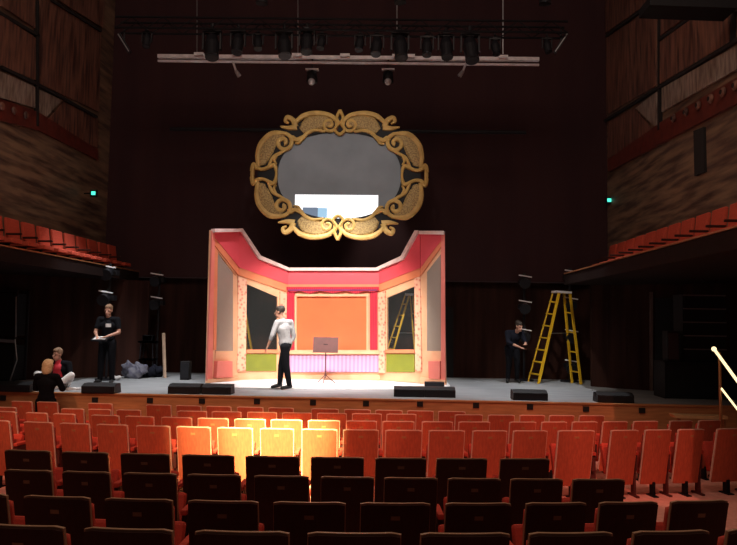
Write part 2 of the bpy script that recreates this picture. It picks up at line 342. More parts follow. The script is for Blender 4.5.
# balcony seats
def balcony_seat():
    t = thing('balcony_chair', 'x', 'theatre seat', (0, 0, 0), 0, 'red chairs along the balconies')
    obj('backrest', bx((0, 0, .48), (.46, .06, .70), Matrix.Rotation(.12, 3, 'X'), .02), 'balcred', t)
    obj('seat_cushion', bx((0, .22, .33), (.40, .42, .09), None, .02), 'balcred', t)
    obj('armrest', bx((.28, .18, .5), (.05, .3, .04), None, .01), 'shadedwood', t)
    obj('leg', bx((0, .18, .16), (.06, .2, .32)), 'black', t)
    return t
BS = balcony_seat(); first = True
for side, X, rz, ys in (('left', XL + .45, -math.pi / 2, [12.0 + i * .6 for i in range(11)]), ('right', XR - .5, math.pi / 2, [9.4 + i * .6 for i in range(13)])):
    for i, y in enumerate(ys):
        lab = 'red balcony seat, %s from the near end of the %s balcony row' % (ORD[i], side)
        if first: BS.location = (X, y, BF); BS.rotation_euler = (0, 0, rz); BS['label'] = lab; first = False
        else: dup(BS, (X, y, BF), rz, lab)

# ---------------------------------------------------------------- stage set
pL0 = PZ(207, 383.5, 0); pL1 = PY(237.5, 380, 16.75); pL2 = PY(287, 379, 17.4); pR2 = PY(379, 379, 17.4); pR1 = PY(421, 380, 16.75); pR0 = PZ(445, 385.5, 0)
PLN = {'WL': (pL0, pL1), 'DL': (pL1, pL2), 'CC': (pL2, pR2), 'DR': (pR2, pR1), 'WR': (pR1, pR0)}
SET = thing('toy_theatre_set', 'pink and crimson folding stage set with windows, orange screen and lilac slats', 'stage set', ((pL0.x + pR0.x) / 2, 16.5, 0))
def pnl(name, pl, pts, m, fwd=0.0, th=.06, label=None, parent=None):
    a, b = PLN[pl]; n = Vector(((b.y - a.y), -(b.x - a.x), 0)).normalized()
    if n.y > 0: n = -n
    q = [PV(x, y, a, b) for x, y in pts]
    for v in q: v.z = max(v.z, .02)
    o = obj(name, sl([v + n * fwd - SET.location for v in q], -n * (th) if fwd == 0 else -n * (fwd)), m, parent or SET)
    if label: o['label'] = label
    return o
CR, OR, CP = 'crimson', 'orange', 'cap'
# wing left
pnl('wing_panel', 'WL', [(211, 230), (237.5, 231), (237.5, 278), (215.5, 249), (215, 351), (214, 384), (207, 384)], 'cream')
pnl('wing_panel', 'WL', [(215.5, 351), (237.5, 351), (237.5, 383), (214, 384)], 'cream'); pnl('wing_panel', 'WL', [(233, 273), (237.5, 278), (237.5, 351), (233, 351)], 'cream')
pnl('edge_strip', 'WL', [(211, 231), (213.5, 231), (211, 383.5), (205.5, 383.5)], 'edge', .05)
pnl('cornice', 'WL', [(212.5, 232), (237.5, 232), (237.5, 267), (213, 237)], CR, .05); pnl('frieze', 'WL', [(213, 237), (237.5, 267), (237.5, 275), (213.5, 245)], OR, .035)
pnl('inner_frame', 'WL', [(213.5, 246), (217, 251), (215.5, 350), (212.5, 350)], OR, .03)
pnl('grey_pane', 'WL', [(216, 251), (233, 273.5), (233, 351), (215, 351)], M['frost'], 0, .015)
pnl('pedestal', 'WL', [(214, 361), (229, 361), (229, 377), (213, 377.5)], 'edge', .12)
pnl('plinth', 'WL', [(206, 379), (237, 377), (237, 384), (205, 385)], 'cream', .08); pnl('cap', 'WL', [(211, 229), (237.5, 229), (237.5, 232), (211, 232.5)], CP, .14)
# wing right
pnl('wing_panel', 'WR', [(421, 232), (443, 233), (446, 386), (441.5, 386), (441, 254), (421, 280)], 'cream')
pnl('wing_panel', 'WR', [(421, 351), (441.5, 351), (441.5, 386), (421, 384)], 'cream'); pnl('wing_panel', 'WR', [(421, 280), (427, 272), (427, 351), (421, 351)], 'cream')
pnl('edge_strip', 'WR', [(441.5, 233.5), (445, 233.5), (446, 385), (441.5, 385)], 'edge', .05)
pnl('cornice', 'WR', [(421, 233), (442.5, 234), (442, 240), (421, 268)], CR, .05); pnl('frieze', 'WR', [(421, 268), (442, 240), (441.5, 247), (421, 276)], OR, .035)
pnl('grey_pane', 'WR', [(427, 272), (441, 254), (441.5, 351), (427, 351)], M['frost'], 0, .015)
pnl('pedestal', 'WR', [(429.5, 361), (441, 361), (441, 379), (430, 378)], 'edge', .12)
pnl('plinth', 'WR', [(421, 377), (446, 380), (446, 387), (421, 385)], 'cream', .08); pnl('cap', 'WR', [(420.5, 231.5), (445, 231.5), (445, 235), (420.5, 234.5)], CP, .14)
# diagonal left
pnl('side_panel', 'DL', [(237.5, 230), (241, 230), (258, 257), (287, 269), (287, 301), (247, 284), (237.5, 280)], 'cream')
pnl('side_panel', 'DL', [(237.5, 280), (247, 284), (246, 351), (237.5, 351)], 'cream'); pnl('side_panel', 'DL', [(277.5, 297), (287, 301), (287, 351), (277.5, 351)], 'cream'); pnl('side_panel', 'DL', [(237.5, 351), (287, 351), (287, 380), (237.5, 382)], 'cream')
pnl('cornice', 'DL', [(237.5, 232), (241, 232), (258, 259), (287, 271), (287, 284.5), (237.5, 267)], CR, .05); pnl('frieze', 'DL', [(237.5, 267), (287, 284.5), (287, 292), (237.5, 275)], OR, .035)
pnl('cap', 'DL', [(237.5, 229), (241, 229), (259, 256), (287, 268), (287, 271), (257.5, 259.5), (239.5, 232), (237.5, 232)], CP, .14)
pnl('pilaster', 'DL', [(237.5, 276), (246, 279.5), (245, 371), (236.5, 371)], 'orn', .06); pnl('pilaster', 'DL', [(279.5, 291), (286, 294), (285, 373), (279, 373)], 'orn', .06)
pnl('green_panel', 'DL', [(246, 354), (276, 354), (276, 371), (245, 371)], 'green', .03); pnl('window_sill', 'DL', [(245.5, 349.5), (278, 349.5), (278, 353), (245.5, 353)], OR, .06)
pnl('window_pane', 'DL', [(247, 284), (277.5, 297), (277.5, 351), (246, 351)], M['pane'], 0, .012)
# diagonal right
pnl('side_panel', 'DR', [(379, 268.5), (404, 258), (418, 232), (421, 232), (421, 283), (415, 286), (379, 301)], 'cream')
pnl('side_panel', 'DR', [(415, 286), (421, 283), (421, 351), (415, 351)], 'cream'); pnl('side_panel', 'DR', [(379, 301), (387, 297.5), (387, 351), (379, 351)], 'cream'); pnl('side_panel', 'DR', [(379, 351), (421, 351), (421, 383), (379, 380)], 'cream')
pnl('cornice', 'DR', [(379, 271), (405, 260), (419, 234), (421, 234), (421, 268), (379, 284.5)], CR, .05); pnl('frieze', 'DR', [(379, 284.5), (421, 268), (421, 276), (379, 292)], OR, .035)
pnl('cap', 'DR', [(379, 268), (403.5, 256.5), (417.5, 231), (421, 231), (421, 234), (419.5, 234), (405.5, 260), (379, 271)], CP, .14)
pnl('pilaster', 'DR', [(379.5, 293.5), (386, 290.5), (386, 373), (380, 373)], 'orn', .06); pnl('pilaster', 'DR', [(415.5, 278.5), (421, 276.5), (422.5, 371), (416.5, 371)], 'orn', .06)
pnl('green_panel', 'DR', [(387, 354), (415, 354), (415, 372), (387, 372)], 'green', .03); pnl('window_sill', 'DR', [(386.5, 349.5), (415.5, 349.5), (415.5, 353), (386.5, 353)], OR, .06)
pnl('window_pane', 'DR', [(387, 297.5), (415, 286), (415, 351), (387, 351)], M['pane'], 0, .012)
# centre
pnl('centre_panel', 'CC', [(287, 269), (379, 269), (379, 296), (287, 296)], 'cream'); pnl('centre_panel', 'CC', [(287, 350), (379, 350), (379, 380), (287, 380)], 'cream')
pnl('centre_panel', 'CC', [(287, 296), (297, 296), (297, 350), (287, 350)], 'cream'); pnl('centre_panel', 'CC', [(368, 296), (379, 296), (379, 350), (368, 350)], 'cream')
pnl('cornice', 'CC', [(287, 271), (379, 271), (379, 284.5), (287, 284.5)], CR, .05); pnl('frieze', 'CC', [(287, 284.5), (379, 284.5), (379, 288), (287, 288)], OR, .05)
pnl('cap', 'CC', [(287, 268), (379, 268), (379, 271), (287, 271)], CP, .14)
pnl('orange_screen', 'CC', [(296, 295), (368, 295), (368, 351), (296, 351)], 'screen', 0, .03, 'flat orange screen in the centre wall')
pnl('screen_frame', 'CC', [(295.5, 294), (369, 294), (369, 296.5), (295.5, 296.5)], 'cream', .07); pnl('screen_frame', 'CC', [(295, 296), (297, 296), (297, 351), (295, 351)], 'cream', .07); pnl('screen_frame', 'CC', [(366.5, 296), (368.5, 296), (368.5, 351), (366.5, 351)], 'cream', .07)
pnl('sill', 'CC', [(287, 350), (379, 350), (379, 354), (287, 354)], 'cream', .10)
pnl('red_curtain', 'CC', [(287, 289), (295, 289), (295, 350), (287, 350)], 'drape', .05); pnl('red_curtain', 'CC', [(370, 289), (377.5, 289), (377.5, 350), (370, 350)], 'drape', .05)
pnl('valance', 'CC', [(287, 287), (379, 287), (379, 290), (374, 292.5), (366, 291), (356, 294), (346, 291), (333, 293.5), (320, 291), (310, 294), (300, 291), (292, 292.5), (287, 290)], 'drape', .09)
pnl('valance_trim', 'CC', [(289, 289.5), (377, 289.5), (377, 291), (289, 291)], 'purple', .1)
pnl('lilac_slats', 'CC', [(286, 355), (379, 355), (379, 372), (286, 372)], 'lilac', .04); pnl('plinth', 'CC', [(286, 375), (380, 375), (380, 380), (286, 380)], 'cream', .08)
# white sheet: brightness of the strongly lit floor put into its colour
fl = [PZ(203, 388.2, 0), PZ(447, 389.8, 0), PZ(450, 386, 0), Vector((pR0.x + .1, 17.9, 0)), Vector((pL0.x - .1, 17.9, 0))]
tag(obj('lit_floor_sheet', sl([p + Vector((0, 0, .001)) for p in fl], (0, 0, .018)), 'white_floor'), 'white floor sheet painted bright for strong light under and in front of the pink set', 'floor sheet')

# ---------------------------------------------------------------- ornate oval frame
YM = 16.3; cm = PY(339, 175, YM); S = YM / F
OV = thing('ornate_oval_frame', 'large gilt scrollwork oval frame with grey screen hanging above the set', 'frame', cm)
def q(p): return ((p[0] - 355) / 3.405 * S, -(p[1] - 272) / 3.405 * S)
def ribbon(bm, pts, ws, d, y0=0):
    # catmull-rom smoothing
    P = [Vector(p) for p in pts]; out = []; n = len(P)
    for i in range(n - 1):
        p0 = P[max(0, i - 1)]; p1 = P[i]; p2 = P[i + 1]; p3 = P[min(n - 1, i + 2)]
        for k in range(6):
            t = k / 6; out.append((.5 * ((2 * p1) + (p2 - p0) * t + (2 * p0 - 5 * p1 + 4 * p2 - p3) * t * t + (3 * p1 - p0 - 3 * p2 + p3) * t ** 3), ws[i] * (1 - t) + ws[i + 1] * t))
    out.append((P[-1], ws[-1])); prev = None
    for i, (p, w) in enumerate(out):
        a = out[max(0, i - 1)][0]; b = out[min(len(out) - 1, i + 1)][0]; tn = (b - a)
        tn = tn.normalized() if tn.length > 1e-6 else Vector((1, 0)); nn = Vector((-tn.y, tn.x))
        prof = [(-1, 0), (-.75, d * .8), (0, d), (.75, d * .8), (1, 0)]
        ring = [bm.verts.new((p.x + nn.x * w * s, y0 - h, p.y + nn.y * w * s)) for s, h in prof]
        if prev:
            for k in range(4): bm.faces.new((prev[k], prev[k + 1], ring[k + 1], ring[k]))
            bm.faces.new((prev[4], prev[0], ring[0], ring[4]))
        else: bm.faces.new(ring)
        prev = ring
    bm.faces.new(prev[::-1])
def spiral(c, r0, r1, turns, a0, sgn=1, n=14):
    return [(c[0] + (r0 + (r1 - r0) * i / n) * math.cos(a0 + sgn * turns * 2 * math.pi * i / n), c[1] + (r0 + (r1 - r0) * i / n) * math.sin(a0 + sgn * turns * 2 * math.pi * i / n)) for i in range(n + 1)]
k = S / 3.405
def quad(fx, fz):
    def T(pts): return [(q(p)[0] * fx, q(p)[1] * fz) for p in pts]
    fill = BM()
    ribbon(fill, T([(330, 90), (290, 86), (250, 95), (222, 118)]), [w * k for w in (12, 26, 28, 12)], .04)
    ribbon(fill, T([(165, 142), (125, 150), (100, 185), (88, 220), (92, 240)]), [w * k for w in (8, 21, 27, 22, 8)], .04)
    obj('scroll_ground', fill, 'tan', OV)
    g = BM()
    for pts, ws in [
      ([(351, 92), (322, 64), (270, 55), (225, 66), (192, 98)], (7, 10, 11, 11, 7)), ([(305, 120), (268, 116), (240, 128), (222, 148), (200, 150)], (5, 7, 8, 8, 5)),
      (spiral((318, 96), 27, 5, 1.4, -.4), [7] * 15), ([(200, 104), (192, 82), (172, 70), (165, 84), (178, 92)], (13, 12, 10, 8, 4)), ([(205, 104), (178, 108), (148, 104)], (14, 10, 3)),
      ([(232, 138), (205, 150), (190, 140), (180, 150)], (9, 10, 8, 3)), ([(222, 148), (215, 160), (200, 163)], (8, 6, 3)),
      ([(172, 128), (120, 128), (84, 160), (71, 200), (74, 246)], (7, 12, 12, 11, 8)), ([(186, 176), (150, 196), (125, 212), (110, 245)], (6, 7, 7, 6)),
      (spiral((160, 160), 33, 5, 1.4, -1.4, 1), [9] * 15), ([(140, 200), (130, 222), (138, 236)], (6, 6, 3))]:
        ribbon(g, T(pts), [w * k * .85 for w in ws], .06)
    obj('scroll', g, 'gold', OV)
for fx in (1, -1):
    for fz in (1, -1): quad(fx, fz)
for fx in (1, -1):
    g = BM()
    for pts, ws in [([(50, 262), (58, 238), (72, 252), (95, 254), (128, 240), (138, 262)], (5, 8, 7, 6, 8, 5)), ([(50, 282), (58, 306), (72, 292), (95, 290), (128, 304), (138, 282)], (5, 8, 7, 6, 8, 5)), ([(60, 232), (54, 272), (60, 312)], (4, 8, 4)), ([(134, 245), (138, 272), (134, 299)], (4, 5, 4))]:
        ribbon(g, [(q(p)[0] * fx, q(p)[1]) for p in pts], [w * k for w in ws], .09)
    obj('side_cartouche', g, 'gold', OV)
for fz in (1, -1):
    g = BM(); ribbon(g, [(q(p)[0], q(p)[1] * fz) for p in [(355, 46), (344, 72), (350, 92), (338, 114), (355, 130), (372, 114), (360, 92), (366, 72), (355, 46)]], [6 * k] * 9, .09); obj('finial', g, 'gold', OV)
def oval(bm, a, b, a2, b2, y0, y1, n=64, e=2.0):
    def pt(A, B, t): c, s = math.cos(t), math.sin(t); return (A * math.copysign(abs(c) ** (2 / e), c), B * math.copysign(abs(s) ** (2 / e), s))
    O = [pt(a, b, 2 * math.pi * i / n) for i in range(n)]; I = [pt(a2, b2, 2 * math.pi * i / n) for i in range(n)]
    V = [[bm.verts.new((p[0], y, p[1])) for p in X] for X in (O, I) for y in (y0, y1)]
    for i in range(n):
        j = (i + 1) % n
        bm.faces.new((V[0][i], V[0][j], V[2][j], V[2][i])); bm.faces.new((V[1][i], V[1][j], V[3][j], V[3][i])); bm.faces.new((V[0][i], V[0][j], V[1][j], V[1][i])); bm.faces.new((V[2][i], V[2][j], V[3][j], V[3][i]))
b = BM(); oval(b, 83 * S, 60 * S, 63 * S, 44.5 * S, .0, .05, e=2.25); obj('dark_backing', b, 'black', OV)
b = BM(); vs = [(66 * S * math.cos(t), .055, 47.5 * S * math.sin(t)) for t in [2 * math.pi * i / 64 for i in range(64)]]; slab(b, vs, (0, .03, 0)); scr = obj('screen', b, 'glassgrey', OV)
# the lit picture on the screen, clipped to the oval
def lit(name, x0, x1, y0, y1, m, yy, extra=None):
    pts = []
    a, bb = 65 * S, 46.5 * S
    n = 24
    for i in range(n + 1):
        x = (x0 + (x1 - x0) * i / n - 339) * S
        pts.append((x, -(y0 - 175) * S, max(-(y1 - 175) * S, -bb * math.sqrt(max(0, 1 - (x / a) ** 2)))))
    bm = BM(); T = [bm.verts.new((x, yy, zt)) for x, zt, zb in pts]; Bv = [bm.verts.new((x, yy, min(zb, zt - .01))) for x, zt, zb in pts]
    T2 = [bm.verts.new(v.co + Vector((0, .003, 0))) for v in T]; B2 = [bm.verts.new(v.co + Vector((0, .003, 0))) for v in Bv]
    for i in range(n):
        bm.faces.new((T[i], T[i + 1], Bv[i + 1], Bv[i])); bm.faces.new((T2[i], T2[i + 1], B2[i + 1], B2[i])); bm.faces.new((T[i], T[i + 1], T2[i + 1], T2[i])); bm.faces.new((Bv[i], Bv[i + 1], B2[i + 1], B2[i]))
    return obj(name, bm, m, scr)
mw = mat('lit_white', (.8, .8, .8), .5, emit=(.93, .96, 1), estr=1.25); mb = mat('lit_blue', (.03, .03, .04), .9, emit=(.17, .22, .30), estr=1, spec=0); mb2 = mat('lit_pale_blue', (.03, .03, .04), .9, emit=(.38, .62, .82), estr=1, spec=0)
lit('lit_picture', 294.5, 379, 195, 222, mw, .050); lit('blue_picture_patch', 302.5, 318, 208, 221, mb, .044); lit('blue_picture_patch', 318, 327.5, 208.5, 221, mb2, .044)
# hanging batten behind the frame
b = BM(); tube(b, PY(170, 129, 16.6), PY(526, 132.5, 16.6), .045); bt = tag(obj('black_batten', b, 'black'), 'thin black horizontal pipe batten holding the ornate frame', 'batten')
for dx in (-1.0, 1.0):
    b = BM(); tube(b, cm + Vector((dx, .1, 1.0)), (cm.x + dx, 16.6, PY(340, 130.7, 16.6).z), .02, n=6); obj('hanger', b, 'black', bt)
    # keep hanger child of batten; world coordinates match since batten has no transform

# ---------------------------------------------------------------- truss and lamps
YT = 14.6
TL = PY(118, 25, YT); TR = PY(566, 30, YT)
tr = thing('lighting_truss', 'long dark horizontal lighting truss across the top of the stage', 'truss', (0, YT, TL.z))
def loc(p): return Vector(p) - tr.location
b = BM(); ch = []
for dy, dz in ((-.15, .12), (.15, .12), (-.15, -.12), (.15, -.12)):
    b = BM(); tube(b, loc(TL) + Vector((0, dy, dz)), loc(TR) + Vector((0, dy, dz)), .025, n=8); obj('chord', b, 'black', tr)
n = 28
for dy in (-.15, .15):
    b = BM()
    for i in range(n):
        a = loc(TL).lerp(loc(TR), i / n); c = loc(TL).lerp(loc(TR), (i + 1) / n); s = 1 if i % 2 else -1
        tube(b, a + Vector((0, dy, .12 * s)), c + Vector((0, dy, -.12 * s)), .012, n=6)
    obj('bracing', b, 'black', tr)
def lampz(px, py): return PY(px, py, YT)
def fixture(L, R_, label, c, big=1.0, tilt=0):
    t = thing('stage_light', label, 'stage light', c, 0, 'stage lights on the truss')
    b = BM(); box(b, (0, 0, .17 * big), (.12 * big, .1 * big, .08 * big)); tube(b, (0, 0, .2 * big), (0, 0, .30 * big), .03 * big, n=8); obj('clamp', b, 'gear', t)
    b = BM()
    for s in (-1, 1): box(b, (s * .14 * big, 0, .02 * big), (.03 * big, .07 * big, .3 * big), None, .006)
    box(b, (0, 0, .16 * big), (.30 * big, .08 * big, .04 * big)); obj('yoke', b, 'gear', t)
    b = BM(); rot = Matrix.Rotation(tilt, 3, 'Y') @ Matrix.Rotation(-.35, 3, 'X')
    def T(v): return rot @ Vector(v) * big
    tube(b, T((0, 0, .10)), T((0, 0, -.05)), .085 * big, .12 * big, 16); tube(b, T((0, 0, -.05)), T((0, 0, -.27)), .12 * big, .10 * big, 16); tube(b, T((0, 0, -.27)), T((0, 0, -.31)), .11 * big, .11 * big, 16)
    h = obj('lamp_head', b, 'gear', t)
    b = BM(); tube(b, T((0, 0, -.305)), T((0, 0, -.32)), .085 * big, n=16); obj('lens', b, 'gear' , h)
    return t
lp = [(212, 42, 1.35), (238, 40, 1.1), (258, 40, .8), (284, 42, 1.25), (307, 39, 1.15), (322, 40, .75), (360, 41, .8), (377, 43, 1.0), (400, 43, 1.3), (427, 44, .95), (446, 44, 1.15), (470, 45, 1.35), (495, 45, .8), (547, 44, .7), (147, 38, .75)]
order = sorted(lp)
for i, (px, py, bg) in enumerate(order):
    fixture(0, 0, 'dark stage light, %s from left along the long truss' % ORD[i], PY(px, py, YT) , bg, random.uniform(-.15, .15))
for px, s, nm in ((124, 1, 'left'), (561, -1, 'right')):
    c = PY(px, 43, YT)
    t = thing('bar_light', 'slanted grey bar light at the %s end of the truss' % nm, 'bar light', c)
    b = BM(); bar(b, (-.12 * s, 0, .2), (.14 * s, 0, -.22), .07, .07); obj('housing', b, 'gear', t)
    b = BM(); bar(b, (-.12 * s, -.04, .18), (.13 * s, -.04, -.2), .035, .02); obj('lens_strip', b, 'grey_metal', t)
    b = BM(); tube(b, (0, 0, .0), (0, 0, .3), .02); obj('clamp', b, 'gear', t)
for px, nm in ((312, 'left'), (388, 'right')):
    c = PY(px, 79, 15.9)
    t = thing('hanging_spotlight', 'small %s-hand spotlight with shiny lens hanging below the silver bar' % nm, 'spotlight', c)
    b = BM(); tube(b, (0, 0, .16), (0, 0, -.08), .11, .13, 16); obj('lamp_head', b, 'gear', t, True)
    b = BM(); bmesh.ops.create_uvsphere(b, u_segments=14, v_segments=8, radius=.085, matrix=Matrix.Translation((0, -.10, -.10))); obj('lens', b, 'lens', t, True)
    obj('mounting_plate', bx((0, 0, .22), (.30, .12, .03)), 'silver', t); b = BM(); tube(b, (0, 0, .16), (0, 0, .48), .02); obj('stem', b, 'gear', t)
sb = thing('silver_bar', 'long silver twin-rail bar hanging behind the truss lights', 'bar', (0, 15.9, 0))
b = BM(); 
bar(b, PY(158, 56.5, 15.9) - sb.location, PY(539, 59.5, 15.9) - sb.location, .09, .085); obj('upper_rail', b, 'silver', sb)
b = BM(); bar(b, PY(158, 61, 15.85) - sb.location, PY(539, 65, 15.85) - sb.location, .05, .045); obj('lower_rail', b, 'silver', sb)
b = BM()
for px in (199, 237, 297, 345, 397, 410, 503): box(b, PY(px, 54 + (px - 199) * .009, 15.8) - sb.location, (.22, .08, .06))
obj('fixing_plates', b, 'silver', sb)
for px, nm in ((197, 'far left'), (298, 'left centre'), (397, 'right centre'), (503, 'far right')):
    c = PY(px, 54, 15.9); b = BM(); tube(b, c, PY(px, -60, 15.9), .012, n=6)
    tag(obj('suspension_cable', b, 'grey_metal'), 'thin %s vertical cable rising from the silver bar' % nm, 'cable')
for px, py, s, nm in ((236, 71, 1, 'left'), (463, 71, -1, 'right')):
    c = PY(px, py, 15.8); t = thing('small_hanging_lamp', 'tiny white tilted lamp hanging under the silver bar on the %s' % nm, 'lamp', c)
    b = BM(); tube(b, (0, 0, 0), (.08 * s, 0, -.12), .04, .055, 12); obj('lamp_head', b, 'lens', t); b = BM(); tube(b, (-.08 * s, 0, .22), (0, 0, 0), .025, n=8); obj('arm', b, 'silver', t)
for px, py, nm in ((262, -2, 'left'), (400, -3, 'middle'), (545, -2, 'right')):
    c = PY(px, py, 13.5); t = thing('overhead_light', 'dark lamp just showing at the top edge of the photo, %s one' % nm, 'stage light', c)
    b = BM(); tube(b, (0, 0, .2), (0, 0, -.12), .09, .12, 14); obj('lamp_head', b, 'gear', t); b = BM(); tube(b, (0, 0, .2), (0, 0, .7), .02); obj('stem', b, 'gear', t)
t = obj('ceiling_baffle', sl([PY(650, -4, 11), PY(738, -3, 11), PY(738, 8, 11), PY(650, 5, 11)], (0, .5, .0)), 'black'); tag(t, 'black slab hanging in the upper right corner', 'baffle')

# side light booms
def boom(label, px, ys, Y, foot=True, pxs=None):
    base = PY(px, 380, Y); base.z = 0
    top = PY(px, min(ys) - 8, Y).z
    t = thing('light_boom', label, 'light boom', base)
    b = BM(); tube(b, (0, 0, .02), (0, 0, top), .03, n=8); obj('pole', b, 'gear', t)
    b = BM(); tube(b, (0, 0, 0), (0, 0, .03), .25, n=20); obj('base_plate', b, 'gear', t)
    for i, y in enumerate(ys):
        z = PY(px, y, Y).z; x = (pxs[i] - px) / F * Y if pxs else 0
        b = BM(); tube(b, (x, -.12, z + .08), (x, -.12, z + .2), .02, n=6); rot = Matrix.Rotation(-.5, 3, 'X')
        tube(b, (x - .03, -.05, z), (x - .03, -.32, z - .09), .11, .14, 14); box(b, (x, -.03, z - .02), (.3, .2, .12)); L_ = obj('lamp', b, 'gear', t)
        b = BM(); bar(b, (x - .17, -.2, z + .14), (x + .16, -.2, z + .09), .045, .03); obj('lamp_bracket', b, 'silver', L_)
        b = BM(); bmesh.ops.create_uvsphere(b, u_segments=8, v_segments=6, radius=.035, matrix=Matrix.Translation((x - .05, -.28, z + .02))); obj('lamp_knob', b, 'lens', L_)
    return t
boom('black boom of two lamps behind the standing person in black, beneath the left balcony', 106, [272, 297], 16.35, pxs=[108, 106])
boom('dark boom of lamps right of the left balcony end, above the pale timber', 156, [279, 302], 18.2)
boom('dark boom of lamps between the crouched worker and the yellow ladder', 524, [281, 306, 334], 18.4)
boom('dark boom of lamps behind the right leg of the yellow ladder', 570, [276, 303, 335, 365], 18.3)

# ---------------------------------------------------------------- ladders
def ladder(label, f1, f2, r1, r2, t1, t2, t3, t4, z=2.33):
    c = (f1 + f2 + r1 + r2) / 4; c.z = 0
    t = thing('step_ladder', label, 'ladder', c, 0, 'yellow step ladders')
    def rail(a, b, w=.085):
        m = BM(); bar(m, a - c, b - c, w, .035); return m
    for a, b in ((f1, t1), (f2, t2)): obj('front_rail', rail(a, b), 'yellow', t)
    for a, b in ((r1, t3), (r2, t4)): obj('rear_rail', rail(a, b, .06), 'yellow', t)
    for i in range(7):
        u = (i + .7) / 7.5; m = BM(); bar(m, f1.lerp(t1, u) - c, f2.lerp(t2, u) - c, .07, .03); obj('step', m, 'yellow', t)
    for i in range(4):
        u = (i + .6) / 4.6; m = BM(); bar(m, r1.lerp(t3, u) - c, r2.lerp(t4, u) - c, .03, .03); obj('brace', m, 'yellow', t)
    m = BM(); bar(m, (t1 + t2) / 2 - c + Vector((-.05, 0, .02)), (t3 + t4) / 2 - c + Vector((.05, 0, .02)), .3, .05); obj('top_cap', m, 'silver', t)
    m = BM(); bar(m, f2.lerp(t2, .55) - c, r1.lerp(t3, .55) - c, .03, .015); obj('spreader', m, 'grey_metal', t)
    return t
f1 = PZ(528, 381.5, 0); f2 = PZ(538.5, 383.5, 0); r1 = PZ(572, 383, 0); r2 = PZ(581, 384.5, 0)
yt = (f1.y + r1.y) / 2
ladder('yellow A-frame step ladder standing on the stage right of the pink set', f1, f2, r1, r2, PY(553, 292, yt), PY(559, 293, yt - .25), PY(564, 293, yt + .1), PY(570, 294, yt - .15))
g1 = PZ(391, 378, 0); 
Yb = 18.2
def at(px, z, Y): p = PY(px, 300, Y); p.z = z; return p
ladder('yellow step ladder seen behind the glass of the set\'s right window', at(379, 0, Yb), at(386, 0, Yb - .3), at(418, 0, Yb), at(423, 0, Yb - .3), at(405, 2.15, Yb), at(409, 2.15, Yb - .2), at(410, 2.15, Yb), at(413, 2.15, Yb - .2))
ladder('yellow step ladder behind the set between its left grey pane and left window', at(215, 0, Yb), at(221, 0, Yb - .3), at(253, 0, Yb), at(258, 0, Yb - .3), at(237, 2.0, Yb), at(240, 2.0, Yb - .2), at(241, 2.0, Yb), at(243, 2.0, Yb - .2))

# ---------------------------------------------------------------- stage monitors, boxes
def wedge(label, x0, x1, ytop, ybot, grp='black boxes along the stage edge'):
    a = PZ(x0, ybot, 0); b = PZ(x1, ybot, 0); w = (b - a).length; h = (ybot - ytop) / F * a.y
    t = thing('stage_monitor', label, 'stage monitor', (a + b) / 2, 0, grp)
    bm = BM(); slab(bm, [Vector((-w / 2, 0, 0)), Vector((-w / 2, .36, 0)), Vector((-w / 2, .30, h)), Vector((-w / 2, .12, h)), Vector((-w / 2, 0, h * .75))], (w, 0, 0)); obj('cabinet', bm, 'case', t)
    bm = BM(); bar(bm, (-w / 2 + .03, -.008, h * .38), (w / 2 - .03, -.008, h * .38), .02, h * .6); obj('grille', bm, 'gear', t)
    return t
for x0, x1, yt_, yb, lab in [(-8, 31, 382.5, 392, 'black stage monitor at the far left of the stage edge'), (80, 115, 384, 393.5, 'black stage monitor in front of the standing person in black'), (167, 200, 384.5, 394, 'black stage monitor, left one of the pair left of the set'), (201, 231, 385, 394.5, 'black stage monitor, right one of the pair left of the set'),
   (394, 424, 387.5, 397, 'black stage monitor, left one of the pair right of centre'), (425, 455, 388, 397.5, 'black stage monitor, right one of the pair right of centre'), (514, 547, 391, 400.5, 'black stage monitor alone before the yellow ladder'), (599, 633, 393.5, 403, 'black stage monitor nearest the right wing')]:
    wedge(lab, x0, x1, yt_, yb)
def box_thing(name, label, cat, x0, x1, ytop, ybot, d, m='case', det=True):
    a = PZ(x0, ybot, 0); b = PZ(x1, ybot, 0); w = (b - a).length; h = (ybot - ytop) / F * a.y
    t = thing(name, label, cat, (a + b) / 2)
    obj('cabinet', bx((0, d / 2, h / 2), (w, d, h), None, .012), m, t)
    if det: obj('grille', bx((0, -.006, h * .5), (w * .86, .012, h * .8)), 'gear', t)
    return t, w, h
box_thing('small_loudspeaker', 'small black box loudspeaker on the stage beside the pale timber', 'loudspeaker', 179.5, 189, 361.5, 380, .22)
box_thing('floor_box', 'low black box at the right foot of the pink set', 'box', 425, 444, 382.3, 388, .2)
